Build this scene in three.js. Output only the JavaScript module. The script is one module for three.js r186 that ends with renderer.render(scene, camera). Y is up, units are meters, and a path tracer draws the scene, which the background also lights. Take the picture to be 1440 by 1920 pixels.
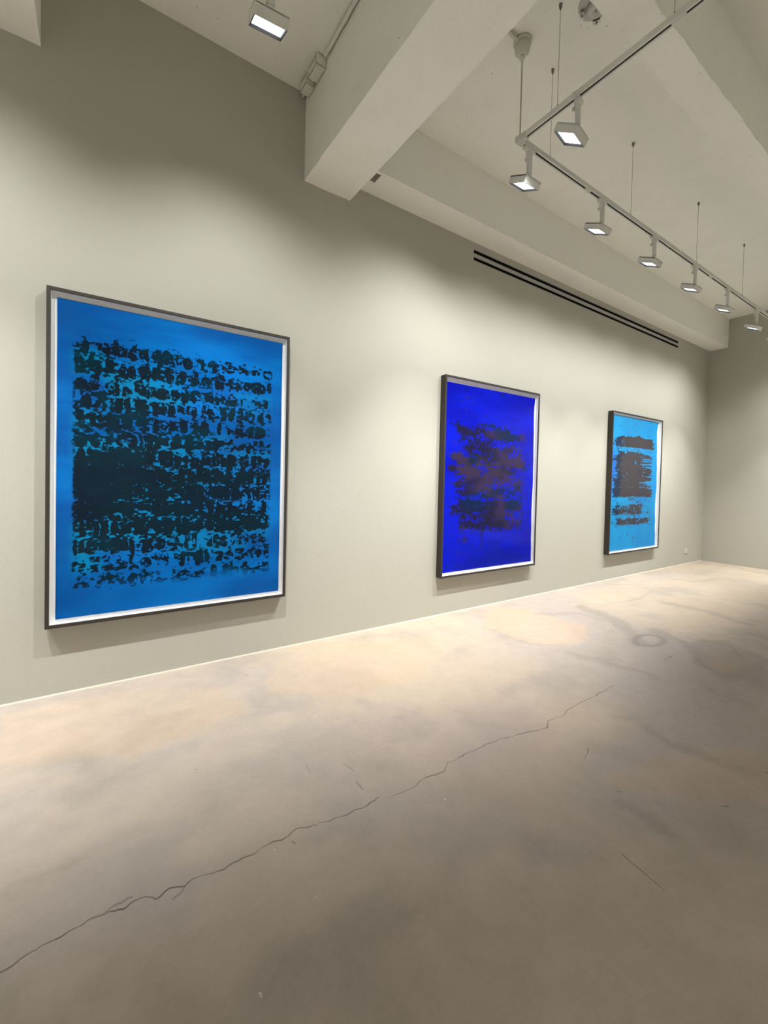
import * as THREE from 'three';
import { RoundedBoxGeometry } from 'three/addons/geometries/RoundedBoxGeometry.js';
import { mergeGeometries } from 'three/addons/utils/BufferGeometryUtils.js';

// ------------------------------------------------------------------ camera, exposure
// World: the long wall with the pictures is z = 0, the room lies at z > 0, x runs along the wall, y is up.
const scene = new THREE.Scene();
scene.background = new THREE.Color(0x000000);
const CAM = { yaw: 0.5951, pitch: -0.0219, roll: 0.0233, f: 804.8, cx: 719.7, cy: 916.8, at: new THREE.Vector3(0, 1.4, 3.345) };
const axes = (() => {
  const { yaw, pitch, roll } = CAM;
  const f = new THREE.Vector3(Math.sin(yaw) * Math.cos(pitch), Math.sin(pitch), -Math.cos(yaw) * Math.cos(pitch));
  const r0 = new THREE.Vector3(Math.cos(yaw), 0, Math.sin(yaw)), u0 = new THREE.Vector3().crossVectors(r0, f);
  const r = r0.clone().multiplyScalar(Math.cos(roll)).addScaledVector(u0, Math.sin(roll));
  const u = u0.clone().multiplyScalar(Math.cos(roll)).addScaledVector(r0, -Math.sin(roll));
  return { r, u, f };
})();
const camera = new THREE.PerspectiveCamera(2 * Math.atan(960 / CAM.f) * 180 / Math.PI, 1440 / 1920, 0.05, 60);
camera.position.copy(CAM.at);
camera.quaternion.setFromRotationMatrix(new THREE.Matrix4().makeBasis(axes.r, axes.u, axes.f.clone().negate()));
camera.setViewOffset(1440, 1920, 720 - CAM.cx, 960 - CAM.cy, 1440, 1920);
const renderer = new THREE.WebGLRenderer();
renderer.toneMapping = THREE.LinearToneMapping;
renderer.toneMappingExposure = 1.14;
renderer.shadowMap.enabled = true;
const BEAM_CORE = { candela: 16.5, angle: 0.6, penumbra: 1, throw: 0.3 }, BEAM_FLOOD = { candela: 5.2, angle: 0.95, penumbra: 1, throw: 0.74 };   // the wall washers on the tracks: a core and its spill up the wall
const LAMP_COLOR = new THREE.Color().setRGB(1, 1, 0.95);

// photo pixel -> point on the floor
function onFloor(px, py) {
  const d = axes.f.clone().addScaledVector(axes.r, (px - CAM.cx) / CAM.f).addScaledVector(axes.u, -(py - CAM.cy) / CAM.f);
  const t = -CAM.at.y / d.y;
  return [CAM.at.x + d.x * t, CAM.at.z + d.z * t];
}

// ------------------------------------------------------------------ helpers
let seed = 12345;
const rnd = () => { seed = (Math.imul(seed, 1664525) + 1013904223) >>> 0; return seed / 4294967296; };
const TAB = new Float32Array(65536); for (let i = 0; i < 65536; i++) TAB[i] = rnd();
const lat = (i, j) => TAB[(Math.imul(i & 0xffff, 73) + Math.imul(j & 0xffff, 40503) + ((i * 7) ^ (j * 13))) & 0xffff];
function vn(x, y) {
  const i = Math.floor(x), j = Math.floor(y), fx = x - i, fy = y - j;
  const u = fx * fx * (3 - 2 * fx), v = fy * fy * (3 - 2 * fy);
  const a = lat(i, j), b = lat(i + 1, j), c = lat(i, j + 1), d = lat(i + 1, j + 1);
  return a + (b - a) * u + (c - a + (a - b - c + d) * u) * v;
}
function fbm(x, y, n) { let s = 0, a = 0.5, t = 0; for (let k = 0; k < n; k++) { s += a * vn(x, y); t += a; x = x * 2.03 + 17.1; y = y * 2.03 + 5.7; a *= 0.5; } return s / t; }
const clamp = (x, a = 0, b = 1) => x < a ? a : x > b ? b : x;
const ss = (a, b, x) => { const t = clamp((x - a) / (b - a)); return t * t * (3 - 2 * t); };
const mixc = (a, b, t) => [a[0] + (b[0] - a[0]) * t, a[1] + (b[1] - a[1]) * t, a[2] + (b[2] - a[2]) * t];
const toS = c => 255 * (c <= 0.0031308 ? 12.92 * c : 1.055 * Math.pow(c, 1 / 2.4) - 0.055);
const SRGB = new Uint8Array(4097); for (let i = 0; i <= 4096; i++) SRGB[i] = Math.round(clamp(toS(i / 4096), 0, 255));

// f(u, v) -> linear rgb, v = 0 at the bottom row
function colourTexture(w, h, f, repeat) {
  const d = new Uint8Array(w * h * 4);
  for (let j = 0; j < h; j++) for (let i = 0; i < w; i++) {
    const c = f((i + 0.5) / w, (j + 0.5) / h, i, j), o = 4 * (j * w + i);
    d[o] = SRGB[(clamp(c[0]) * 4096) | 0]; d[o + 1] = SRGB[(clamp(c[1]) * 4096) | 0]; d[o + 2] = SRGB[(clamp(c[2]) * 4096) | 0]; d[o + 3] = 255;
  }
  return finish(new THREE.DataTexture(d, w, h), THREE.SRGBColorSpace, repeat);
}
function greyTexture(w, h, f, repeat) {
  const d = new Uint8Array(w * h * 4);
  for (let j = 0; j < h; j++) for (let i = 0; i < w; i++) { const g = clamp(f((i + 0.5) / w, (j + 0.5) / h, i, j)) * 255, o = 4 * (j * w + i); d[o] = d[o + 1] = d[o + 2] = g; d[o + 3] = 255; }
  return finish(new THREE.DataTexture(d, w, h), THREE.NoColorSpace, repeat);
}
function finish(t, space, repeat) {
  t.colorSpace = space; t.magFilter = THREE.LinearFilter; t.minFilter = THREE.LinearMipmapLinearFilter; t.generateMipmaps = true;
  if (repeat) { t.wrapS = t.wrapT = THREE.RepeatWrapping; t.repeat.set(repeat, repeat); }
  t.needsUpdate = true; return t;
}
// uv in metres from position and face direction
function metreUV(g) {
  const p = g.attributes.position, n = g.attributes.normal, uv = new Float32Array(p.count * 2);
  for (let i = 0; i < p.count; i++) {
    const ax = Math.abs(n.getX(i)), ay = Math.abs(n.getY(i)), az = Math.abs(n.getZ(i));
    if (ay >= ax && ay >= az) { uv[2 * i] = p.getX(i); uv[2 * i + 1] = p.getZ(i); }
    else if (ax >= az) { uv[2 * i] = p.getZ(i); uv[2 * i + 1] = p.getY(i); }
    else { uv[2 * i] = p.getX(i); uv[2 * i + 1] = p.getY(i); }
  }
  g.setAttribute('uv', new THREE.BufferAttribute(uv, 2)); return g;
}
const box = (x0, x1, y0, y1, z0, z1) => metreUV(new THREE.BoxGeometry(x1 - x0, y1 - y0, z1 - z0).translate((x0 + x1) / 2, (y0 + y1) / 2, (z0 + z1) / 2));
const rbox = (x0, x1, y0, y1, z0, z1, r = 0.003) => new RoundedBoxGeometry(x1 - x0, y1 - y0, z1 - z0, 2, r).translate((x0 + x1) / 2, (y0 + y1) / 2, (z0 + z1) / 2);
const cyl = (r, h, n = 20, r2 = r) => new THREE.CylinderGeometry(r2, r, h, n);
// a cast concrete member: finely divided box whose skin wanders by a few millimetres
function castBox(x0, x1, y0, y1, z0, z1, amp = 0.004) {
  const seg = L => Math.max(1, Math.min(160, Math.round(L / 0.045)));
  const g = new THREE.BoxGeometry(x1 - x0, y1 - y0, z1 - z0, seg(x1 - x0), seg(y1 - y0), seg(z1 - z0)).translate((x0 + x1) / 2, (y0 + y1) / 2, (z0 + z1) / 2);
  metreUV(g);
  const p = g.attributes.position;
  for (let i = 0; i < p.count; i++) {
    const x = p.getX(i), y = p.getY(i), z = p.getZ(i);
    const a = fbm(x * 9 + 3 * y + 40, z * 9 + 2 * y + 9, 3) - 0.5, b = fbm(z * 10 + 77, x * 10 + y * 4 + 31, 3) - 0.5;
    p.setXYZ(i, x + (Math.abs(x - x0) < 1e-4 || Math.abs(x - x1) < 1e-4 ? 2 * amp * a : 0), y + (Math.abs(y - y0) < 1e-4 ? 2 * amp * b : 0), z + (Math.abs(z - z1) < 1e-4 ? 2 * amp * b : 0));
  }
  g.computeVertexNormals(); return g;
}
const taken = new Map();
function numbered(name) { const n = taken.get(name) ?? 0; taken.set(name, n + 1); return n ? `${name}_${String(n).padStart(3, '0')}` : name; }
function mesh(name, g, m, parent) {
  const o = new THREE.Mesh(Array.isArray(g) ? mergeGeometries(g.map(q => q.index ? q.toNonIndexed() : q)) : g, m);
  o.name = parent ? name : numbered(name); o.castShadow = o.receiveShadow = true; (parent ?? scene).add(o); return o;
}
function thing(name, label, category, at = [0, 0, 0], group) {
  const o = new THREE.Group(); o.name = numbered(name); o.position.set(...at); o.userData = { label, category };
  if (group) o.userData.group = group; scene.add(o); return o;
}
function struct(name, g, m, label, category) { const o = mesh(name, g, m); o.userData = { kind: 'structure', label, category }; return o; }
const std = (rgb, roughness = 0.6, extra = {}) => new THREE.MeshStandardMaterial({ color: new THREE.Color().setRGB(...rgb), roughness, ...extra });

// ------------------------------------------------------------------ the room's measures
const X0 = -4, X1 = 9.622, Z1 = 6.8, YC = 4.481, YL = 4.52;
const BEAM = { x0: 1.408, x1: 1.833, y: 3.8225 };
const SOF = { y: 3.9625, z: 0.2848 };

// ------------------------------------------------------------------ materials of the shell
const wallTex = (() => {
  const W = 512, per = 1;
  const tile = (u, v, f) => vn(u * f, v * f);
  return {
    map: colourTexture(W, W, (u, v) => { const n = 0.985 + 0.02 * tile(u, v, 96) + 0.012 * tile(u + 0.3, v, 31); return [n, n, n]; }, per),
    bump: greyTexture(W, W, (u, v) => 0.6 * tile(u, v, 180) + 0.4 * tile(u, v, 60), per),
  };
})();
const wallMat = std([0.465, 0.456, 0.404], 0.85, { map: wallTex.map, bumpMap: wallTex.bump, bumpScale: 0.0006 });
const castTex = (() => {
  const W = 1024, pits = [];
  for (let k = 0; k < 60; k++) pits.push([rnd(), rnd(), 0.0012 + 0.003 * rnd() * rnd(), 0.3 + 0.7 * rnd()]);
  const pit = new Float32Array(W * W);
  for (const [x, y, r, s] of pits) {
    const R = Math.ceil(r * W * 2);
    for (let b = -R; b <= R; b++) for (let a = -R; a <= R; a++) {
      const i = (Math.round(x * W) + a + W) % W, j = (Math.round(y * W) + b + W) % W, d = Math.hypot(a, b * 1.3) / (r * W) + 0.7 * (vn(i * 0.6, j * 0.6) - 0.5);
      pit[j * W + i] = Math.max(pit[j * W + i], s * (1 - ss(0.5, 1.1, d)));
    }
  }
  return {
    map: colourTexture(W, W, (u, v, i, j) => { const n = (0.95 + 0.06 * fbm(u * 12, v * 12, 3) + 0.03 * vn(u * 200, v * 200)) * (1 - 0.8 * pit[j * W + i]); return [n, n, n * 0.99]; }, 0.5),
    bump: greyTexture(W, W, (u, v, i, j) => 0.35 * fbm(u * 14, v * 14, 4) + 0.25 * vn(u * 90, v * 90) + 0.4 * (1 - pit[j * W + i]), 0.5),
  };
})();
const castMat = std([0.88, 0.885, 0.83], 0.8, { map: castTex.map, bumpMap: castTex.bump, bumpScale: 0.004 });
const plasterMat = std([0.88, 0.885, 0.83], 0.85, { map: wallTex.map, bumpMap: wallTex.bump, bumpScale: 0.0008 });

// ------------------------------------------------------------------ floor
const P = pts => pts.map(([a, b]) => onFloor(a, b));
const CRACKS = [   // photo pixels, width in metres, strength
  [[[-30, 1842], [0, 1825], [30, 1806], [52, 1790], [95, 1762], [150, 1738], [172, 1726], [200, 1712], [232, 1707], [262, 1684], [272, 1682], [292, 1683], [308, 1670], [345, 1659], [362, 1649], [400, 1638], [432, 1622], [456, 1608], [490, 1592], [510, 1578], [530, 1572], [555, 1555], [600, 1543], [652, 1528], [680, 1515], [712, 1494]], 0.007, 0.95],
  [[[732, 1496], [772, 1476], [800, 1458], [832, 1446], [838, 1430], [862, 1420], [890, 1406], [912, 1396], [935, 1386], [975, 1377], [1005, 1369], [1024, 1364], [1028, 1352], [1050, 1343], [1075, 1325], [1110, 1308], [1150, 1286]], 0.0065, 0.8],
  [[[172, 1726], [205, 1706], [247, 1682]], 0.012, 0.5],
  [[[325, 1688], [345, 1664]], 0.008, 0.5],
  [[[1166, 1601], [1190, 1622], [1212, 1640], [1247, 1670]], 0.0045, 0.9],
  [[[440, 1261], [455, 1263], [466, 1268]], 0.006, 0.5],
  [[[645, 1433], [664, 1446]], 0.012, 0.5], [[[670, 1468], [680, 1480]], 0.016, 0.45], [[[572, 1432], [582, 1450]], 0.008, 0.35],
  [[[1246, 1238], [1258, 1230]], 0.02, 0.6], [[[1095, 1420], [1105, 1404]], 0.01, 0.4], [[[1155, 1482], [1165, 1484]], 0.008, 0.5],
  [[[1320, 1288], [1345, 1302], [1375, 1310], [1405, 1318]], 0.012, 0.5],
  [[[1350, 1510], [1365, 1512]], 0.014, 0.55], [[[1434, 1447], [1440, 1450]], 0.012, 0.5], [[[548, 1578], [553, 1582]], 0.014, 0.55], [[[365, 1442], [370, 1443]], 0.006, 0.5],
];
const FLECKS = [[488, 1863, 0.004], [490, 1868, 0.003], [592, 1681, 0.0025], [515, 1593, 0.003], [834, 1499, 0.004], [1140, 1177, 0.01]];
const STAINS = {   // strokes [pixels, width m, strength] and filled outlines of the photograph's stains
  dark: { strokes: [
    [[[1095, 1138], [1150, 1163], [1180, 1182], [1196, 1205]], 0.16, 0.5], [[[1010, 1152], [1080, 1150], [1150, 1168]], 0.07, 0.4],
    [[[1080, 1225], [1130, 1240], [1175, 1252], [1224, 1268]], 0.09, 0.4], [[[1228, 1182], [1262, 1196], [1300, 1215], [1330, 1248]], 0.14, 0.5],
    [[[1155, 1345], [1185, 1350]], 0.06, 0.45], [[[1215, 1370], [1260, 1395], [1330, 1425]], 0.10, 0.42], [[[1170, 1500], [1215, 1530], [1268, 1562]], 0.055, 0.5],
    [[[1375, 1445], [1405, 1455]], 0.06, 0.35], [[[15, 1692], [60, 1650], [130, 1605]], 0.05, 0.42], [[[78, 1645], [135, 1622]], 0.03, 0.4], [[[0, 1745], [20, 1722]], 0.02, 0.4],
    [[[840, 1340], [900, 1355], [950, 1362]], 0.06, 0.3], [[[1240, 1130], [1330, 1148], [1400, 1170]], 0.14, 0.42], [[[1405, 1190], [1440, 1200]], 0.12, 0.4],
    [[[1260, 1085], [1300, 1092], [1345, 1085]], 0.10, 0.3], [[[1375, 1062], [1420, 1074]], 0.10, 0.35], [[[640, 1600], [700, 1570]], 0.04, 0.15], [[[100, 1500], [150, 1490]], 0.06, 0.2], [[[105, 1420], [160, 1440]], 0.08, 0.2],
    [[[1000, 1560], [1090, 1610]], 0.05, 0.15], [[[1080, 1470], [1160, 1530]], 0.04, 0.2], [[[1100, 1390], [1240, 1440]], 0.10, 0.2],
  ], fills: [[[[1300, 1202], [1365, 1200], [1400, 1222], [1440, 1236], [1440, 1300], [1400, 1280], [1372, 1278], [1345, 1268], [1318, 1236]], 0.42]] },
  ring: { strokes: [[Array.from({ length: 25 }, (_, k) => [1217 + 27 * Math.cos(k / 24 * 6.2832), 1201 + 11 * Math.sin(k / 24 * 6.2832)]), 0.05, 0.75],
    [[[1060, 1128], [1130, 1135], [1200, 1122], [1222, 1108], [1180, 1096], [1100, 1098]], 0.035, 0.35], [[[908, 1176], [935, 1186], [990, 1206], [1060, 1212]], 0.03, 0.4],
    [[[1290, 1195], [1370, 1212], [1392, 1236]], 0.035, 0.45], [[[1310, 1235], [1350, 1268], [1395, 1275]], 0.04, 0.4], [[[940, 1148], [1000, 1140], [1060, 1150]], 0.03, 0.25]], fills: [] },
  rust: { strokes: [[[[560, 1212], [640, 1206], [700, 1212]], 0.08, 0.5], [[[40, 1400], [150, 1380], [250, 1385]], 0.25, 0.35]], fills: [
    [[[905, 1160], [925, 1182], [985, 1202], [1050, 1214], [1110, 1196], [1082, 1166], [1010, 1148], [940, 1140]], 0.8], [[[1080, 1120], [1150, 1130], [1190, 1115], [1150, 1100]], 0.5],
    [[[1335, 1232], [1385, 1240], [1380, 1268], [1350, 1264]], 0.6], [[[0, 1440], [0, 1340], [200, 1300], [420, 1290], [460, 1330], [250, 1420]], 0.45], [[[500, 1300], [520, 1240], [760, 1195], [860, 1200], [780, 1270], [640, 1310]], 0.5],
    [[[1130, 1460], [1300, 1400], [1440, 1420], [1440, 1500], [1250, 1500]], 0.35]] },
  mauve: { strokes: [], fills: [[[[820, 1340], [1000, 1310], [1010, 1400], [900, 1470], [820, 1440]], 0.7], [[[560, 1400], [760, 1300], [800, 1380], [640, 1450]], 0.45], [[[1120, 1420], [1220, 1380], [1200, 1450]], 0.4], [[[160, 1760], [300, 1730], [380, 1800], [250, 1860]], 0.25]] },
};
function layer(W, H, x0, x1, z1, draw) {   // world-space canvas, red channel
  const c = document.createElement('canvas'); c.width = W; c.height = H; const g = c.getContext('2d');
  g.fillStyle = '#000'; g.fillRect(0, 0, W, H); g.lineCap = g.lineJoin = 'round';
  draw(g, (x, z) => [(x - x0) / (x1 - x0) * W, z / z1 * H], W / (x1 - x0), H / z1);
  const d = g.getImageData(0, 0, W, H).data, out = new Float32Array(W * H);
  for (let i = 0; i < W * H; i++) out[i] = d[4 * i] / 255;
  return { out, W, H, at(u, v) { const i = clamp(u * W - 0.5, 0, W - 1.001), j = clamp(v * H - 0.5, 0, H - 1.001), a = i | 0, b = j | 0, p = i - a, q = j - b, o = b * W + a; return (out[o] * (1 - p) + out[o + 1] * p) * (1 - q) + (out[o + W] * (1 - p) + out[o + W + 1] * p) * q; } };
}
function blur(l, r) {
  const { out, W, H } = l, t = new Float32Array(W * H);
  for (let pass = 0; pass < 2; pass++) {
    for (let j = 0; j < H; j++) { let s = 0; for (let i = -r; i < W; i++) { if (i + r < W) s += out[j * W + i + r]; if (i - r - 1 >= 0) s -= out[j * W + i - r - 1]; if (i >= 0) t[j * W + i] = s / (2 * r + 1); } }
    for (let i = 0; i < W; i++) { let s = 0; for (let j = -r; j < H; j++) { if (j + r < H) s += t[(j + r) * W + i]; if (j - r - 1 >= 0) s -= t[(j - r - 1) * W + i]; if (j >= 0) out[j * W + i] = s / (2 * r + 1); } }
  }
  return l;
}
const FZ = 3.6, FX0 = -0.6;
const stainLayers = {};
for (const [k, s] of Object.entries(STAINS)) stainLayers[k] = blur(layer(1400, 500, FX0, X1, FZ, (g, w, sx, sz) => {
  g.globalCompositeOperation = 'lighten';
  for (const [pts, a] of s.fills) { const v = Math.round(a * 255); g.fillStyle = `rgb(${v},0,0)`; g.beginPath(); P(pts).forEach((q, i) => g[i ? 'lineTo' : 'moveTo'](...w(...q))); g.closePath(); g.fill(); }
  for (const [pts, wd, a] of s.strokes) { const v = Math.round(a * 255); g.strokeStyle = `rgb(${v},0,0)`; g.lineWidth = wd * sz; g.beginPath(); P(pts).forEach((q, i) => g[i ? 'lineTo' : 'moveTo'](...w(...q))); g.stroke(); }
}), k === 'ring' ? 1 : k === 'mauve' ? 14 : 3);
function floorColour(x, z, crack, fleck) {
  const n1 = fbm(x * 0.55 + 3, z * 0.8 + 8, 4), n2 = fbm(x * 2.6 + 50, z * 2.6 + 20, 4), n3 = fbm(x * 14, z * 14, 3), n4 = vn(x * 170, z * 170), n5 = vn(x * 61 + 9, z * 61);
  let c = mixc([0.51, 0.42, 0.335], [0.435, 0.375, 0.34], ss(0.35, 0.65, n1));
  c = mixc(c, [0.375, 0.325, 0.285], 0.65 * ss(0.5, 0.78, n2));
  c = mixc(c, [0.56, 0.47, 0.38], 0.5 * ss(0.52, 0.75, fbm(x * 1.7 + 91, z * 3 + 7, 4)));
  if (x > FX0 && z < FZ) {
    const wx = x + 0.22 * (fbm(x * 3.5, z * 6, 4) - 0.5) + 0.03 * (n3 - 0.5), wz = z + 0.1 * (fbm(x * 3 + 40, z * 5 + 40, 3) - 0.5) + 0.02 * (n3 - 0.5);
    const u = (wx - FX0) / (X1 - FX0), v = wz / FZ;
    const rust = stainLayers.rust.at(u, v), dark = stainLayers.dark.at(u, v), ring = stainLayers.ring.at(0.35 * u + 0.65 * (x - FX0) / (X1 - FX0), 0.35 * v + 0.65 * z / FZ), mau = stainLayers.mauve.at(u, v);
    c = mixc(c, [0.58, 0.41, 0.285], 0.8 * rust * (0.45 + 0.8 * n2));
    c = mixc(c, [0.385, 0.32, 0.325], 0.85 * mau * (0.5 + 0.8 * n2));
    c = mixc(c, [0.25, 0.22, 0.19], dark * (0.4 + 0.9 * n3));
    c = mixc(c, [0.235, 0.21, 0.19], ring * (0.45 + 0.6 * n3));
  }
  const g = 0.88 + 0.13 * n3 + 0.06 * n4 + 0.045 * n5;
  const k = 1 - 0.88 * crack;
  c = [c[0] * g * k, c[1] * g * k, c[2] * g * k];
  return fleck ? mixc(c, [0.8, 0.79, 0.75], fleck) : c;
}
function slab(x0, x1, z0, z1, W, H, cracked, parent) {
  const lines = cracked && layer(W, H, x0, x1, z1, (g, w, sx, sz) => {
    g.globalCompositeOperation = 'lighten';
    for (const [pts, wd, a] of CRACKS) {
      const q = P(pts), fine = [];
      for (let i = 0; i + 1 < q.length; i++) for (let k = 0; k < 6; k++) { const t = k / 6, x = q[i][0] + (q[i + 1][0] - q[i][0]) * t, z = q[i][1] + (q[i + 1][1] - q[i][1]) * t; fine.push([x, z + 0.03 * (fbm(x * 26, z * 8, 3) - 0.5)]); }
      fine.push(q[q.length - 1]);
      for (let i = 0; i + 1 < fine.length; i++) {
        const v = Math.round(a * (0.45 + 0.55 * vn(fine[i][0] * 14, 3.3)) * 255); g.strokeStyle = `rgb(${v},0,0)`;
        g.lineWidth = Math.max(0.7, wd * (0.2 + 0.65 * vn(fine[i][0] * 25, 8.1)) * sz); g.beginPath(); g.moveTo(...w(...fine[i])); g.lineTo(...w(...fine[i + 1])); g.stroke();
      }
    }
  });
  const fleck = cracked && layer(W, H, x0, x1, z1, (g, w, sx, sz) => { g.fillStyle = '#f00'; for (const [a, b, r] of FLECKS) { const [i, j] = w(...onFloor(a, b)); g.beginPath(); g.ellipse(i, j, r * sx, r * sz * 0.8, 0.4, 0, 6.3); g.fill(); } });
  const map = colourTexture(W, H, (u, v) => floorColour(x0 + u * (x1 - x0), z0 + v * (z1 - z0), lines ? lines.at(u, v) : 0, fleck ? fleck.at(u, v) : 0));
  const m = std([1, 1, 1], 0.55, { map });
  if (cracked) { m.bumpMap = greyTexture(W, H, (u, v) => { const x = x0 + u * (x1 - x0), z = v * z1; return 0.8 - 0.6 * lines.at(u, v) + 0.1 * vn(x * 40, z * 40) + 0.1 * vn(x * 9, z * 9); }); m.bumpScale = 0.006; }
  const g = new THREE.BoxGeometry(x1 - x0, 0.2, z1 - z0).translate((x0 + x1) / 2, -0.1, (z0 + z1) / 2), p = g.attributes.position, uv = g.attributes.uv;
  for (let i = 0; i < p.count; i++) uv.setXY(i, (p.getX(i) - x0) / (x1 - x0), (p.getZ(i) - z0) / (z1 - z0));
  return mesh('slab', g, m, parent);
}
const floor = new THREE.Group(); floor.name = numbered('floor'); floor.userData = { kind: 'structure', label: 'stained and cracked pale concrete floor', category: 'floor' }; scene.add(floor);
slab(FX0, 3.4, 0, FZ, 2048, 2048, true, floor);
slab(3.4, X1, 0, FZ, 2048, 1536, true, floor);
slab(X0, FX0, 0, Z1, 512, 1024, false, floor);
slab(FX0, X1, FZ, Z1, 1024, 384, false, floor);

// ------------------------------------------------------------------ walls, ceiling, beams, soffit
const SLOT = { x0: 3.352, x1: 8.298, y0: 3.768, y1: 3.892 };
{
  const s = new THREE.Shape([[X0, -0.2], [X1 + 0.2, -0.2], [X1 + 0.2, 4.75], [X0, 4.75]].map(a => new THREE.Vector2(...a)));
  s.holes.push(new THREE.Path([[SLOT.x0, SLOT.y0], [SLOT.x0, SLOT.y1], [SLOT.x1, SLOT.y1], [SLOT.x1, SLOT.y0]].map(a => new THREE.Vector2(...a))));
  struct('wall_left', new THREE.ExtrudeGeometry(s, { depth: 0.2, bevelEnabled: false }).translate(0, 0, -0.2), wallMat, 'long pale grey-beige gallery wall hung with three blue works', 'wall');
}
struct('wall_back', box(X1, X1 + 0.2, -0.2, 4.75, 0, Z1), wallMat, 'pale grey-beige end wall beyond the corner', 'wall');
struct('wall_right', box(X0, X1 + 0.2, -0.2, 4.75, Z1, Z1 + 0.2), wallMat, 'pale gallery wall facing the pictures', 'wall');
struct('wall_front', box(X0 - 0.2, X0, -0.2, 4.75, -0.2, Z1 + 0.2), wallMat, 'pale gallery end wall opposite the corner', 'wall');
struct('ceiling', [box(X0, BEAM.x0 + 0.1, YL, 4.75, 0, Z1), box(BEAM.x1 - 0.1, X1, YC, 4.75, 0, Z1), box(BEAM.x0 + 0.1, BEAM.x1 - 0.1, YL, 4.75, 0, Z1)], castMat, 'white painted concrete ceiling', 'ceiling');
struct('ceiling_beam', castBox(BEAM.x0, BEAM.x1, BEAM.y, 4.6, 0, Z1), castMat, 'thick white concrete beam meeting the wall beside the conduit', 'beam');
struct('ceiling_beam', castBox(-0.72, -0.28, 3.93, 4.6, 0, Z1), castMat, 'white concrete beam above the wall on the far side of the large picture', 'beam');
struct('ceiling_beam', castBox(BEAM.x1, X1, 3.975, 4.6, 1.985, 2.182, 0.006), castMat, 'rough-edged white concrete joist running parallel to the long wall', 'beam');
// soffit with a square opening beside the beam
{
  const hole = [1.945, 1.995, 0.145, 0.255];
  const s = new THREE.Shape([[BEAM.x1, 0], [X1, 0], [X1, SOF.z], [BEAM.x1, SOF.z]].map(a => new THREE.Vector2(...a)));
  s.holes.push(new THREE.Path([[hole[0], hole[2]], [hole[0], hole[3]], [hole[1], hole[3]], [hole[1], hole[2]]].map(a => new THREE.Vector2(...a))));
  const board = new THREE.ExtrudeGeometry(s, { depth: 0.015, bevelEnabled: false }).rotateX(Math.PI / 2).translate(0, SOF.y + 0.015, 0);
  const o = struct('trim_1', [board, box(BEAM.x1, X1, SOF.y + 0.015, YC, SOF.z - 0.015, SOF.z)], plasterMat, 'white boxed soffit along the top of the long wall', 'soffit');
  mesh('opening_cover', box(hole[0] - 0.01, hole[1] + 0.01, SOF.y + 0.006, SOF.y + 0.014, hole[2] - 0.01, hole[3] + 0.01), std([0.2, 0.19, 0.17], 0.8), o).userData.label = 'dark grey cover in the square opening';
}
struct('baseboard_left', new THREE.ExtrudeGeometry(new THREE.Shape([[0, 0], [-0.008, 0], [-0.007, 0.003], [-0.003, 0.006], [0, 0.009]].map(a => new THREE.Vector2(...a))), { depth: X1 - X0, bevelEnabled: false }).rotateY(Math.PI / 2).translate(X0, 0, 0), std([0.6, 0.56, 0.48], 0.8), 'thin pale bead where the wall meets the floor', 'baseboard');

// ------------------------------------------------------------------ linear air diffuser in the wall
{
  const d = thing('linear_air_diffuser', 'long two-slot linear air diffuser set high in the wall under the soffit', 'air vent', [SLOT.x0, SLOT.y0, 0]);
  const L = SLOT.x1 - SLOT.x0, Ht = SLOT.y1 - SLOT.y0, bar = std([0.42, 0.41, 0.4], 0.45), black = std([0.006, 0.006, 0.006], 0.9);
  mesh('duct', [box(0, L, 0, Ht, -0.15, -0.14), box(0, L, 0, 0.003, -0.14, -0.007), box(0, L, Ht - 0.003, Ht, -0.14, -0.007), box(0, 0.003, 0, Ht, -0.14, -0.007), box(L - 0.003, L, 0, Ht, -0.14, -0.007)], black, d).userData.label = 'black duct behind the slots';
  mesh('center_bar', rbox(0, L, 0.040, 0.081, -0.007, 0.001, 0.002), bar, d);
  mesh('upper_flange', box(0, L, Ht - 0.006, Ht, -0.007, 0.001), bar, d); mesh('lower_flange', box(0, L, 0, 0.006, -0.007, 0.001), bar, d);
  mesh('end_cap', box(0, 0.005, 0.006, Ht - 0.006, -0.007, 0.0005), bar, d); mesh('end_cap', box(L - 0.005, L, 0.006, Ht - 0.006, -0.007, 0.0005), bar, d);
}

// ------------------------------------------------------------------ framed works
const frameMat = std([0.03, 0.024, 0.019], 0.6), liningMat = std([0.93, 0.935, 0.94], 0.8), matMat = std([0.91, 0.925, 0.93], 0.9);
const glazing = new THREE.MeshPhysicalMaterial({ color: 0xffffff, transmission: 1, thickness: 0, roughness: 0, ior: 1.2 });
const T = 0.0757;
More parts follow.
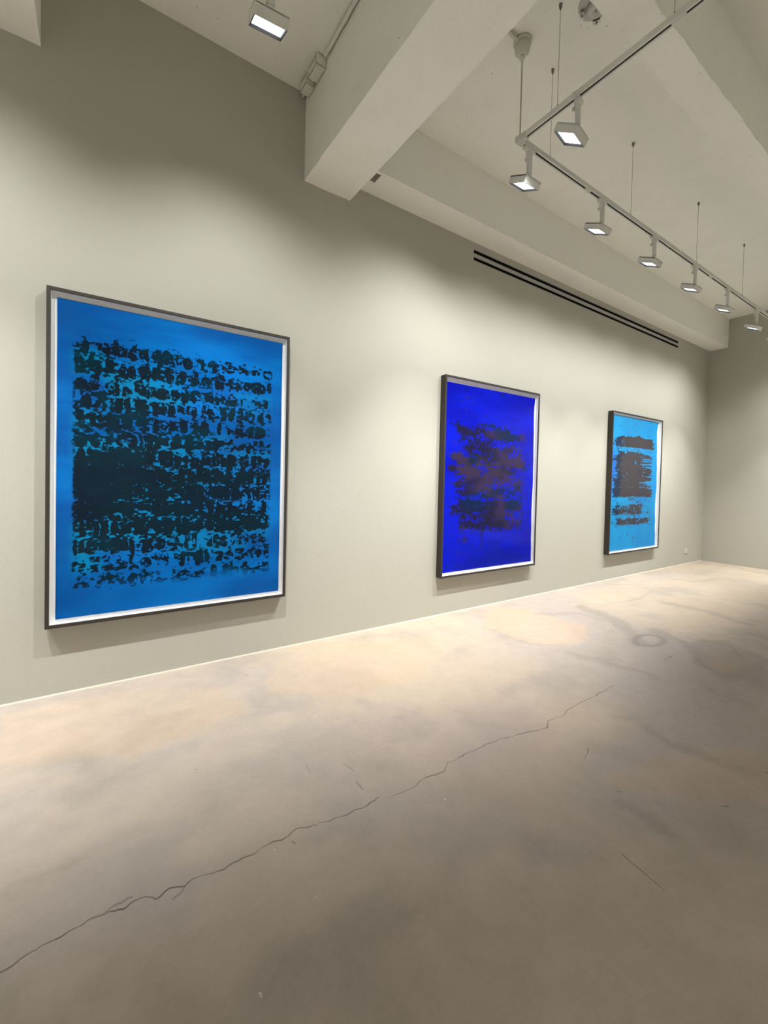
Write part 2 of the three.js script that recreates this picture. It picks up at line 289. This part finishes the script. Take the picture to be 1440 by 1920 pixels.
// ink fields: u left to right, v top to bottom of the sheet, both 0..1
function strokesField(W, H, rows, cols, u0, u1, v0, v1, weight) {   // rows of random unreadable stroke clusters
  return layer(W, H, 0, 1, 1, (g, w) => {
    g.globalCompositeOperation = 'lighten'; g.strokeStyle = '#f00';
    for (let r = 0; r < rows; r++) {
      const ch = (v1 - v0) / rows; let u = u0 + rnd() * 0.02;
      while (u < u1 - 0.02) {
        const cw = (u1 - u0) / cols * (0.6 + 0.8 * rnd()), cy = v0 + (r + 0.5) * ch, k = 2 + Math.floor(rnd() * 3);
        for (let s = 0; s < k; s++) {
          g.lineWidth = weight * H * ch * (0.6 + 0.9 * rnd()); g.beginPath();
          const ax = u + cw * rnd() * 0.8, top = cy - ch * (0.12 + 0.3 * rnd()), bot = cy + ch * (0.12 + 0.28 * rnd()), kind = rnd();
          if (kind < 0.5) { g.moveTo(ax * W, top * H); g.lineTo((ax + cw * 0.1 * (rnd() - 0.5)) * W, bot * H); }
          else if (kind < 0.8) g.ellipse((u + cw * 0.4) * W, (cy + ch * 0.06) * H, cw * (0.2 + 0.15 * rnd()) * W, ch * (0.14 + 0.12 * rnd()) * H, 0, rnd() * 6, rnd() * 3 + 5);
          else { g.moveTo((u) * W, (cy + (rnd() - 0.5) * ch * 0.6) * H); g.lineTo((u + cw * 0.8) * W, (cy + (rnd() - 0.5) * ch * 0.6) * H); }
          g.stroke();
        }
        u += cw * (1.0 + 0.15 * rnd());
      }
    }
  });
}
const bump1 = (x, a, b, e) => ss(a - e, a + e, x) * (1 - ss(b - e, b + e, x));
function sheetFirst() {
  const W = 1200, H = 1640, ink = strokesField(W, H, 14, 19, 0.055, 0.945, 0.105, 0.925, 0.22);
  return colourTexture(W, H, (u, vv) => {
    const v = 1 - vv;
    const cloud = fbm(u * 2.2, v * 9 + 3, 5), streak = fbm(u * 5 + 30, v * 60, 3), deep = fbm(u * 1.6 + 9, v * 5 + 60, 4);
    let c = mixc([0.001, 0.088, 0.37], [0.001, 0.155, 0.54], ss(0.3, 0.72, 0.75 * cloud + 0.25 * streak));
    c = mixc(c, [0, 0.07, 0.3], 0.8 * ss(0.42, 0.72, deep));
    // turquoise wash around the inked field
    const field = bump1(u, 0.06, 0.94, 0.03) * bump1(v, 0.12, 0.9, 0.05);
    c = mixc(c, [0, 0.22, 0.44], 0.8 * field * ss(0.4, 0.62, fbm(u * 3 + 4, v * 11 + 2, 4)) * (1 - 0.6 * u));
    const grain = fbm(u * 70, v * 150, 3), coarse = fbm(u * 30 + 7, v * 60 + 3, 3), patch = fbm(u * 7 + 11, v * 17 + 5, 4), broad = fbm(u * 2.5 + 1, v * 9 + 21, 3);
    const wu = u + 0.016 * (coarse - 0.5), wv = v + 0.012 * (fbm(u * 24 + 9, v * 36, 3) - 0.5) + 0.012 * (broad - 0.5);
    const s = ink.at(clamp(wu), clamp(wv));
    // the ink closes up below the middle, is smeared at the left and loosens into rows at top right and bottom
    const lv = v + 0.09 * (0.5 - u) + 0.2 * (broad - 0.5);
    const heavy = ss(0.40, 0.56, lv) * (1 - ss(0.70, 0.79, v + 0.05 * (u - 0.5) + 0.18 * (broad - 0.5)));
    const block = 0.35 * bump1(u + 0.1 * (patch - 0.5), 0.05, 0.22, 0.04) * bump1(v, 0.52, 0.7, 0.03);
    const left = (1 - ss(0.35, 0.8, u)) * bump1(v, 0.14, 0.6, 0.05) * 0.3;
    const end = ss(0.8, 0.93, v) * 0.22 + (1 - ss(0.1, 0.17, v)) * 0.2;
    const inside = ss(0.05, 0.062, u + 0.016 * (coarse - 0.5)) * (1 - ss(0.935, 0.95, u + 0.016 * (coarse - 0.5))) * ss(0.085, 0.11, v + 0.04 * (patch - 0.5)) * (1 - ss(0.89, 0.95, v + 0.06 * (patch - 0.5)));
    const gaps = bump1(v + 0.02 * (patch - 0.5), 0.228, 0.245, 0.01) + bump1(v + 0.02 * (patch - 0.5), 0.42, 0.437, 0.01) * (1 - ss(0.3, 0.6, u)) + 0.8 * bump1(v + 0.03 * (broad - 0.5), 0.755, 0.785, 0.012) * ss(0.35, 0.6, u + 0.3 * (patch - 0.5));
    const k = 0.66 * s + 0.42 * heavy + block + left + 0.9 * (patch - 0.5) + 1.7 * (grain - 0.5) + 0.5 * (coarse - 0.5) - end - 0.5 * gaps;
    const soft = 0.1 + 0.1 * (1 - u);
    const a = ss(0.34 - soft, 0.34 + soft, k) * inside;
    const inkC = mixc([0.003, 0.008, 0.012], [0.001, 0.018, 0.028], ss(0.45, 0.75, patch) * (1 - heavy * 0.7));
    return mixc(c, inkC, 0.97 * a);
  });
}
function sheetSecond() {
  const W = 1024, H = 1400, fringe = strokesField(W, H, 60, 60, 0.06, 0.94, 0.18, 0.88, 0.12);
  const bands = [[0.235, 0.27, 0.12, 0.9], [0.315, 0.35, 0.16, 0.72], [0.375, 0.43, 0.15, 0.92], [0.445, 0.485, 0.2, 0.7], [0.5, 0.535, 0.18, 0.55], [0.555, 0.6, 0.12, 0.62], [0.62, 0.68, 0.14, 0.85], [0.69, 0.725, 0.2, 0.7], [0.735, 0.78, 0.12, 0.72]];
  return colourTexture(W, H, (u, vv) => {
    const v = 1 - vv, cloud = fbm(u * 2, v * 7 + 70, 4), patch = fbm(u * 5 + 2, v * 20, 4), grain = fbm(u * 70 + 5, v * 110, 3), coarse = fbm(u * 15 + 15, v * 46, 3), br = fbm(u * 3 + 60, v * 34, 3);
    let c = mixc([0.0008, 0.004, 0.38], [0.001, 0.008, 0.52], ss(0.3, 0.7, cloud));
    c = mixc(c, [0.001, 0.008, 0.28], 0.7 * ss(0.45, 0.7, fbm(u * 2.5 + 33, v * 9, 4)) * ss(0.75, 0.9, v));
    let b = 0; for (const [a, e, l, r] of bands) b = Math.max(b, bump1(v + 0.03 * (patch - 0.5) + 0.03 * (br - 0.5), a, e, 0.012) * bump1(u + 0.2 * (patch - 0.5) + 0.06 * (coarse - 0.5), l, r, 0.08));
    const eu = u + 0.16 * (patch - 0.5) + 0.1 * (coarse - 0.5), field = bump1(eu, 0.12, 0.88, 0.05) * bump1(v + 0.07 * (patch - 0.5) + 0.03 * (coarse - 0.5), 0.205, 0.8, 0.03);
    const s = fringe.at(clamp(u + 0.03 * (coarse - 0.5)), clamp(v + 0.02 * (grain - 0.5)));
    const k = 0.44 * b + 0.48 * field + 0.45 * s * bump1(u, 0.06, 0.94, 0.05) * bump1(v, 0.16, 0.88, 0.05) * ss(0.1, 0.5, field + 0.8 * (coarse - 0.3)) + 0.9 * (patch - 0.5) * ss(0, 0.6, field + 0.2) + 1.5 * (grain - 0.5) + 1.0 * (coarse - 0.5) - 0.12;
    const drip = bump1(u + 0.01 * (grain - 0.5), 0.395, 0.41, 0.008) * bump1(v, 0.78, 0.885, 0.02) + bump1(u + 0.05 * (coarse - 0.5), 0.2, 0.26, 0.02) * bump1(v, 0.79, 0.85, 0.015) * ss(0.42, 0.55, coarse);
    const a = Math.max(ss(0.32, 0.52, k), 0.8 * clamp(drip));
    let inkC = mixc([0.010, 0.009, 0.010], [0.034, 0.021, 0.028], ss(0.4, 0.65, fbm(u * 4 + 8, v * 9 + 3, 3)));
    inkC = mixc(inkC, [0.003, 0.014, 0.022], ss(0.5, 0.68, fbm(u * 3 + 80, v * 8 + 40, 3)));
    return mixc(c, inkC, 0.93 * a);
  });
}
function sheetThird() {
  const W = 900, H = 1240, fringe = strokesField(W, H, 64, 50, 0.05, 0.94, 0.14, 0.84, 0.12);
  const bands = [[0.145, 0.225, 0.12, 0.9, 0.9], [0.262, 0.4, 0.12, 0.84, 1], [0.39, 0.53, 0.12, 0.84, 1], [0.53, 0.6, 0.06, 0.86, 1.1], [0.665, 0.735, 0.08, 0.68, 0.7], [0.765, 0.81, 0.18, 0.84, 0.9]];
  return colourTexture(W, H, (u, vv) => {
    const v = 1 - vv, cloud = fbm(u * 3, v * 5 + 7, 4), patch = fbm(u * 6 + 22, v * 15 + 4, 4), grain = fbm(u * 60 + 5, v * 90, 3), coarse = fbm(u * 18 + 15, v * 44, 3), bristle = fbm(u * 5 + 3, v * 120, 2), wash = fbm(u * 7 + 3, v * 2.5, 4);
    let c = mixc([0.0, 0.22, 0.58], [0.0, 0.29, 0.64], ss(0.3, 0.7, 0.5 * cloud + 0.5 * wash));
    c = mixc(c, [0.001, 0.11, 0.6], 0.8 * (1 - ss(0.05, 0.2, u + 0.15 * (cloud - 0.5))) * bump1(v, 0.25, 0.6, 0.1));
    let b = 0; for (const [a, e, l, r, g] of bands) b = Math.max(b, g * bump1(v + 0.02 * (patch - 0.5) + 0.012 * (coarse - 0.5), a, e, 0.008) * bump1(u + 0.12 * (bristle - 0.5) + 0.08 * (patch - 0.5) + 0.06 * (coarse - 0.5), l, r, 0.03));
    const s = fringe.at(clamp(u + 0.02 * (patch - 0.5)), clamp(v + 0.01 * (grain - 0.5)));
    const field = bump1(u + 0.12 * (bristle - 0.5), 0.08, 0.9, 0.04) * bump1(v + 0.02 * (coarse - 0.5), 0.15, 0.83, 0.02);
    const scuff = 0.9 * ss(0.55, 0.8, u + 0.4 * (patch - 0.5)) * ss(0.46, 0.58, bristle) * bump1(v, 0.24, 0.52, 0.03);
    const k = 0.68 * b + 0.5 * s * field + 0.14 * field + 0.6 * (patch - 0.5) + 1.0 * (grain - 0.5) + 0.7 * (coarse - 0.5) - scuff;
    const a = ss(0.32, 0.5, k);
    const edge = 1 - ss(0.17, 0.24, u + 0.1 * (bristle - 0.5));
    const inkC = mixc(mixc([0.034, 0.019, 0.016], [0.056, 0.036, 0.032], patch), [0.003, 0.006, 0.03], edge);
    return mixc(c, inkC, 0.96 * a);
  });
}
function framed(x0, x1, y0, y1, sheet, tex, wavy, label, sheetLabel) {
  const o = thing('framed_picture', label, 'picture', [x0, y0, 0], 'framed blue works on the long wall');
  const w = x1 - x0, h = y1 - y0, f = 0.021, b = 0.002;
  const bev = (a0, a1, b0, b1) => rbox(a0, a1, b0, b1, 0.004, T, b);
  mesh('frame_stile', bev(0, f, 0, h), frameMat, o); mesh('frame_stile', bev(w - f, w, 0, h), frameMat, o);
  mesh('frame_rail', bev(f - 0.001, w - f + 0.001, 0, f), frameMat, o); mesh('frame_rail', bev(f - 0.001, w - f + 0.001, h - f, h), frameMat, o);
  const l = 0.002, zb = 0.03, zt = T - 0.008;
  mesh('lining', box(f, f + l, f, h - f, zb, zt), liningMat, o); mesh('lining', box(w - f - l, w - f, f, h - f, zb, zt), liningMat, o);
  mesh('lining', box(f + l, w - f - l, f, f + l, zb, zt), liningMat, o); mesh('lining', box(f + l, w - f - l, h - f - l, h - f, zb, zt), liningMat, o);
  mesh('backing_board', box(f, w - f, f, h - f, 0.006, zb), matMat, o).userData.label = 'white backing board';
  // the sheet: its own thin body with slightly wandering edges
  const [sx0, sx1, sy0, sy1] = sheet, N = 60, pts = [];
  const wob = (t, k) => wavy[k] ? wavy[k] * (2 * (fbm(t * 3.5 + 17 * k, 4.2 + k, 2) - 0.5) + 0.5 * (fbm(t * 14, 9 + k, 2) - 0.5)) : 0.0015 * (vn(t * 9, k) - 0.5);
  for (let i = 0; i < N; i++) pts.push([sx0 + (sx1 - sx0) * i / N, sy0 + wob(i / N, 0)]);
  for (let i = 0; i < N; i++) pts.push([sx1 + wob(i / N, 1), sy0 + (sy1 - sy0) * i / N]);
  for (let i = 0; i < N; i++) pts.push([sx1 - (sx1 - sx0) * i / N, sy1 + wob(i / N, 2)]);
  for (let i = 0; i < N; i++) pts.push([sx0 + wob(i / N, 3), sy1 - (sy1 - sy0) * i / N]);
  const g = new THREE.ExtrudeGeometry(new THREE.Shape(pts.map(q => new THREE.Vector2(q[0] - x0, q[1] - y0))), { depth: 0.003, bevelEnabled: false }).translate(0, 0, 0.036), p = g.attributes.position, uv = g.attributes.uv;
  for (let i = 0; i < p.count; i++) uv.setXY(i, (p.getX(i) + x0 - sx0) / (sx1 - sx0), (p.getY(i) + y0 - sy0) / (sy1 - sy0));
  mesh('paper_sheet', g, new THREE.MeshPhysicalMaterial({ color: 0xffffff, roughness: 0.9, specularIntensity: 0.15, map: tex }), o).userData.label = sheetLabel;
  mesh('sheet_mount', box(0.2, w - 0.2, 0.2, h - 0.2, zb, 0.036), matMat, o);
  mesh('glazing', new THREE.PlaneGeometry(w - 2 * f, h - 2 * f).translate(w / 2, h / 2, T - 0.006), glazing, o).userData.label = 'clear glazing';
}
framed(-0.2393, 1.282, 0.4437, 2.5099, [-0.189, 1.236, 0.488, 2.461], sheetFirst(), [0, 0, 0, 0], 'black-framed cerulean blue work covered in broken rows of dark marks, white margin all round', 'blue sheet with rows of broken black marks');
framed(2.9379, 4.4623, 0.4014, 2.4785, [2.975, 4.42, 0.447, 2.42], sheetSecond(), [0, 0.02, 0, 0.012], 'black-framed deep ultramarine work with a ragged dark brown mass in the middle', 'ultramarine sheet with a ragged dark patch');
framed(6.139, 7.6685, 0.3869, 2.4642, [6.18, 7.6, 0.428, 2.425], sheetThird(), [0, 0.055, 0, 0.006], 'black-framed bright cyan blue work with stacked brown-black bands, near the corner', 'cyan sheet with stacked brown-black bands and a wavy edge');

// ------------------------------------------------------------------ lighting tracks
const TY = 3.825, TZ = 1.307, TX = 2.466, TH = 0.034, TW = 0.036;
const trackMat = std([0.7, 0.7, 0.66], 0.5), slotMat = std([0.03, 0.03, 0.03], 0.7), insulMat = std([0.05, 0.048, 0.045], 0.7), jointMat = std([0.58, 0.57, 0.53], 0.55), lampMat = std([0.68, 0.68, 0.65], 0.45), bezelMat = std([0.02, 0.02, 0.021], 0.6);
const lensMat = new THREE.MeshStandardMaterial({ color: 0xffffff, roughness: 0.4, emissive: new THREE.Color().setRGB(0.86, 0.94, 1), emissiveIntensity: 3 });
// rail along local +x, top at y = 0, slot open downwards
function rail(L, parent, joints = []) {
  const s = new THREE.Shape([[-TW / 2, 0], [-TW / 2, -TH], [-0.008, -TH], [-0.008, -0.008], [0.008, -0.008], [0.008, -TH], [TW / 2, -TH], [TW / 2, 0]].map(a => new THREE.Vector2(...a)));
  mesh('rail', new THREE.ExtrudeGeometry(s, { depth: L, bevelEnabled: false }).rotateY(Math.PI / 2), trackMat, parent);
  mesh('conductor_strip', [box(0, L, -0.016, -0.008, -0.008, 0.008), box(0, L, -TH + 0.006, -0.016, -0.008, -0.0055), box(0, L, -TH + 0.006, -0.016, 0.0055, 0.008)], insulMat, parent).userData.label = 'dark plastic conductor insert';
  for (const x of joints) mesh('joint_cover', rbox(x - 0.035, x + 0.035, -TH - 0.001, -TH + 0.008, -0.012, 0.012, 0.001), jointMat, parent);
}
const tMain = thing('lighting_track', 'long suspended white lighting track running parallel to the long wall', 'light track', [TX + 0.02, TY, TZ]);
rail(8.42 - TX, tMain, [0.83, 3.32]);
mesh('corner_connector', [rbox(-0.045, 0.02, -TH - 0.004, 0.004, -0.024, 0.024, 0.004), rbox(-0.042, 0.004, -TH - 0.003, 0.003, -0.024, 0.06, 0.004), cyl(0.004, 0.004, 8).translate(-0.005, -TH - 0.005, 0)], jointMat, tMain);
const tBranch = thing('lighting_track', 'short suspended white lighting track running from the corner connector into the room', 'light track', [TX, TY, TZ + 0.06]);
{ const g = new THREE.Group(); rail(4.6, tBranch, [0.93]); tBranch.rotation.y = -Math.PI / 2; }
const tLeft = thing('lighting_track', 'suspended white lighting track over the large cerulean work', 'light track', [-3.3, TY, TZ]); rail(4.08, tLeft, [2.0]);
const tEnd = thing('lighting_track', 'suspended white lighting track parallel to the end wall', 'light track', [8.44, TY, TZ]); rail(4.6, tEnd, [2.0]); tEnd.rotation.y = -Math.PI / 2;

// cables from ceiling to track
function cable(x, z, top, label) {
  const o = thing('suspension_cable', label, 'cable', [x, TY, z], 'thin steel cables that hold the tracks'), steel = std([0.2, 0.19, 0.17], 0.4, { metalness: 0.4 });
  mesh('wire', cyl(0.0016, top - TY, 6).translate(0, (top - TY) / 2, 0), steel, o);
  mesh('anchor', new THREE.LatheGeometry([[0, 0], [0.004, 0], [0.009, 0.014], [0.011, 0.03], [0.011, 0.036], [0, 0.036]].map(a => new THREE.Vector2(...a)), 14).translate(0, top - TY - 0.036, 0), steel, o);
  mesh('clamp', new THREE.LatheGeometry([[0, 0], [0.007, 0], [0.007, 0.008], [0.003, 0.024], [0, 0.024]].map(a => new THREE.Vector2(...a)), 12), steel, o);
}
cable(2.811, TZ, YC, 'thin steel cable holding the long track just past the corner connector');
cable(4.003, TZ, YC, 'thin steel cable holding the long track between its second and third lamps');
cable(5.414, TZ, YC, 'thin steel cable holding the long track above its fourth lamp');
cable(6.796, TZ, YC, 'thin steel cable holding the long track between its fifth and sixth lamps');
cable(8.2, TZ, YC, 'thin steel cable holding the far end of the long track');
cable(TX, 1.6, YC, 'thin steel cable holding the short track beside its lamp');
cable(TX, 2.275, YC, 'thin steel cable holding the short track beyond the joist');
for (const [x, at] of [[-2.6, 'far end'], [0.4, 'conduit end']]) cable(x, TZ, YL, `thin steel cable holding the ${at} of the track over the large cerulean work`);
for (const [z, at] of [[2.6, 'first'], [4.6, 'second']]) cable(8.44, z, YC, `thin steel cable holding the track parallel to the end wall, ${at} along it`);

// ------------------------------------------------------------------ wall-washer lamps
function lamp(x, z, turn, tilt, label, drop = 0.225) {   // turn 0 throws towards -z
  const o = thing('track_light', label, 'track light', [x, TY - TH, z], 'flat square wall-washer lamps on the tracks'); o.rotation.y = turn;
  mesh('track_adapter', rbox(-0.055, 0.055, -0.022, 0.001, -0.016, 0.016, 0.003), lampMat, o);
  mesh('arm', [rbox(-0.02, 0.02, -0.06, -0.02, -0.016, 0.016, 0.004), rbox(-0.02, 0.02, -drop + 0.04, -0.055, -0.007, 0.015, 0.003), rbox(-0.014, 0.014, -drop + 0.02, -drop + 0.06, -0.01, 0.012, 0.003)], lampMat, o);
  mesh('knob', cyl(0.013, 0.014, 16).rotateX(Math.PI / 2).translate(0, -0.062, -0.024), lampMat, o);
  const W = 0.162, D = 0.156, Hh = 0.05;
  const tip = g => g.translate(0, 0, -0.0).applyMatrix4(new THREE.Matrix4().makeTranslation(0, -drop + 0.022, -0.022).multiply(new THREE.Matrix4().makeRotationX(tilt)));
  const ring = (w, d, iw, id, depth) => {
    const s = new THREE.Shape([[-w / 2, -d / 2], [w / 2, -d / 2], [w / 2, d / 2], [-w / 2, d / 2]].map(a => new THREE.Vector2(...a)));
    s.holes.push(new THREE.Path([[-iw / 2, -id / 2], [-iw / 2, id / 2], [iw / 2, id / 2], [iw / 2, -id / 2]].map(a => new THREE.Vector2(...a))));
    return new THREE.ExtrudeGeometry(s, { depth, bevelEnabled: false }).rotateX(Math.PI / 2);   // runs from y = 0 down to -depth
  };
  mesh('housing', tip(mergeGeometries([ring(W, D, W - 0.006, D - 0.006, 0.047), rbox(-W / 2, W / 2, -0.008, 0.003, -D / 2, D / 2, 0.002)])), lampMat, o);
  mesh('baffle', tip(ring(W - 0.0062, D - 0.0062, W - 0.018, D - 0.018, 0.017).translate(0, -0.0295, 0)), bezelMat, o).userData.label = 'black rim round the lens';
  mesh('lens', tip(box(-W / 2 + 0.0085, W / 2 - 0.0085, -0.034, -0.022, -D / 2 + 0.0085, D / 2 - 0.0085)), lensMat, o).userData.label = 'glowing white lens';
  const q = new THREE.Matrix4().makeTranslation(0, -drop + 0.022, -0.022).multiply(new THREE.Matrix4().makeRotationX(tilt));
  for (const b of [BEAM_CORE, BEAM_FLOOD]) {
    const light = new THREE.SpotLight(LAMP_COLOR, b.candela, 0, b.angle, b.penumbra, 2);
    light.name = 'lamp_light'; light.castShadow = true; light.shadow.radius = 1; light.shadow.mapSize.set(1024, 1024);
    light.position.set(0, -0.085, 0).applyMatrix4(q); light.target.name = 'lamp_target';
    light.target.position.copy(light.position).add(new THREE.Vector3(0, -2 * Math.cos(b.throw), -2 * Math.sin(b.throw)));
    o.add(light, light.target);
  }
}
const ord = ['first', 'second', 'third', 'fourth', 'fifth', 'sixth', 'seventh'];
[2.57, 3.53, 4.455, 5.385, 6.325, 7.345, 8.27].forEach((x, i) => lamp(x, TZ, 0, 0.44, `lit square lamp on the long track, ${ord[i]} from the corner connector`));
lamp(2.462, 1.745, 0.188, 0.56, 'lit square lamp hanging from the short track', 0.215);
lamp(0.672, TZ, -0.1, 0.46, 'lit square lamp at the end of the track by the conduit boxes');
[-0.72, -1.5, -2.3, -3.1].forEach((x, i) => lamp(x, TZ, 0, 0.44, `lit square lamp on the track over the large cerulean work, ${ord[i + 1]} from its conduit end`));
[1.62, 2.3, 3.0, 3.8, 4.6, 5.4].forEach((z, i) => lamp(8.44, z, -Math.PI / 2, 0.44, `lit square lamp facing the end wall, ${ord[i]} along its track`));

// the same washers on the walls behind the camera
const tRight = thing('lighting_track', 'suspended white lighting track parallel to the wall opposite the pictures', 'light track', [X0 + 0.7, TY, Z1 - TZ]); rail(12, tRight, [4, 8]);
for (let i = 0; i < 6; i++) lamp(-2.8 + 1.86 * i, Z1 - TZ, Math.PI, 0.44, `lit square lamp facing the wall opposite the pictures, ${ord[i]} along its track`);
const tFront = thing('lighting_track', 'suspended white lighting track parallel to the near end wall', 'light track', [X0 + TZ, TY, 1.9]); rail(3.2, tFront, []); tFront.rotation.y = -Math.PI / 2;
for (let i = 0; i < 3; i++) lamp(X0 + TZ, 2.2 + 1.2 * i, Math.PI / 2, 0.44, `lit square lamp facing the near end wall, ${ord[i]} along its track`);
for (const [x, z, at] of [[-1.5, Z1 - TZ, 'first'], [3.2, Z1 - TZ, 'second'], [7.4, Z1 - TZ, 'third']]) cable(x, z, x < 1.4 ? YL : YC, `thin steel cable holding the track opposite the pictures, ${at} along it`);
for (const [z, at] of [[2.5, 'first'], [4.4, 'second']]) cable(X0 + TZ, z, YL, `thin steel cable holding the track by the near end wall, ${at} along it`);

// ------------------------------------------------------------------ ceiling fittings
{
  const m = std([0.66, 0.65, 0.6], 0.6), o = thing('junction_box', 'round white ceiling junction box feeding the track corner', 'junction box', [2.462, YC, 1.307]);
  mesh('ceiling_plate', new THREE.LatheGeometry([[0, -0.02], [0.056, -0.02], [0.062, -0.014], [0.062, 0], [0, 0]].map(a => new THREE.Vector2(...a)), 28), m, o);
  mesh('body', new THREE.LatheGeometry([[0, -0.1], [0.022, -0.1], [0.03, -0.094], [0.03, -0.075], [0.05, -0.068], [0.052, -0.02], [0, -0.02]].map(a => new THREE.Vector2(...a)), 28), m, o);
  mesh('cable_gland', new THREE.LatheGeometry([[0, -0.135], [0.006, -0.135], [0.016, -0.125], [0.018, -0.1], [0, -0.1]].map(a => new THREE.Vector2(...a)), 20), m, o);
  mesh('conduit_stub', cyl(0.011, 0.60, 12).rotateZ(Math.PI / 2).translate(-0.33, -0.02, 0.0), m, o);
  const r = thing('feed_rod', 'thin white feed rod between ceiling junction box and track corner connector', 'rod', [2.464, TY, 1.307]);
  mesh('rod', cyl(0.005, YC - 0.135 - TY, 10).translate(0, (YC - 0.135 - TY) / 2, 0), std([0.42, 0.41, 0.37], 0.5), r);
  mesh('collar', cyl(0.012, 0.018, 14, 0.007).translate(0, 0.012, 0), m, r);
}
{
  const m = std([0.55, 0.535, 0.5], 0.4), ch = std([0.5, 0.49, 0.46], 0.25, { metalness: 0.9 }), o = thing('ceiling_fitting', 'round metal ceiling fitting with small chromed brackets beside the short track', 'ceiling fitting', [2.645, YC, 1.735]);
  mesh('base_plate', new THREE.LatheGeometry([[0, -0.02], [0.085, -0.02], [0.105, -0.008], [0.107, 0], [0, 0]].map(a => new THREE.Vector2(...a)), 40), m, o);
  mesh('cup', new THREE.LatheGeometry([[0.0, -0.03], [0.012, -0.05], [0.045, -0.056], [0.055, -0.045], [0.058, -0.02], [0, -0.02]].map(a => new THREE.Vector2(...a)), 32), m, o);
  for (let k = 0; k < 4; k++) { const a = 0.5 + k * Math.PI / 2, g = mergeGeometries([rbox(-0.022, 0.022, -0.045, -0.016, -0.012, 0.012, 0.003), cyl(0.008, 0.02, 12).translate(0, -0.05, 0).toNonIndexed()].map(q => q.index ? q.toNonIndexed() : q)); mesh('bracket', g.rotateY(a).translate(0.082 * Math.sin(a), 0, 0.082 * Math.cos(a)), ch, o); }
}
// conduit with two outlet bodies along the beam
{
  const m = std([0.78, 0.77, 0.71], 0.55), bx = BEAM.x0 - 0.022, cy = YL - 0.024;
  const c = thing('conduit_run', 'white conduit in the angle of beam and ceiling with two open cable boxes', 'conduit', [bx, cy, 0]);
  mesh('pipe', cyl(0.013, 6.3, 14).rotateX(Math.PI / 2).translate(0, 0.004, 3.55), m, c);
  mesh('pipe', cyl(0.013, 0.09, 14).rotateX(Math.PI / 2).translate(0, -0.004, 0.042), m, c);
  mesh('coupling', cyl(0.017, 0.05, 14).rotateX(Math.PI / 2).translate(0, 0.004, 0.71), m, c);
  const body = (z0, z1, y) => {
    const w = 0.034, t = 0.006;
    const b = mesh('outlet_body', [rbox(0.012, 0.012 + t, y - 0.06, y + 0.02, z0, z1, 0.002), rbox(-w - 0.02, 0.014, y - 0.064, y - 0.064 + t, z0, z1, 0.002), rbox(-w - 0.02, 0.014, y + 0.016, y + 0.022, z0, z1, 0.002), rbox(-w - 0.02, 0.014, y - 0.064, y + 0.022, z0, z0 + t, 0.002), rbox(-w - 0.02, 0.014, y - 0.064, y + 0.022, z1 - t, z1, 0.002)], m, c);
    mesh('cover_strap', rbox(-w - 0.024, -w - 0.018, y - 0.05, y - 0.012, z0 + 0.01, z1 - 0.01, 0.002), m, b);
  };
  body(0.075, 0.185, 0); body(0.225, 0.375, 0);
  mesh('nipple', cyl(0.012, 0.05, 12).rotateX(Math.PI / 2).translate(-0.004, -0.02, 0.205), m, c);
}
// wall socket near the corner
{
  const o = thing('wall_socket', 'small white wall socket low on the wall near the corner', 'socket', [8.9, 0.19, 0]);
  mesh('cover_plate', rbox(-0.075, 0.075, 0, 0.085, 0.0005, 0.009, 0.003), std([0.6, 0.59, 0.54], 0.45), o);
  for (const x of [-0.03, 0.03]) { const r = mesh('receptacle', rbox(x - 0.02, x + 0.02, 0.02, 0.068, 0.006, 0.012, 0.003), std([0.55, 0.54, 0.5], 0.45), o); mesh('pin_slots', [box(x - 0.01, x - 0.007, 0.04, 0.056, 0.0115, 0.0125), box(x + 0.007, x + 0.01, 0.04, 0.056, 0.0115, 0.0125)], slotMat, r); }
}

renderer.render(scene, camera);
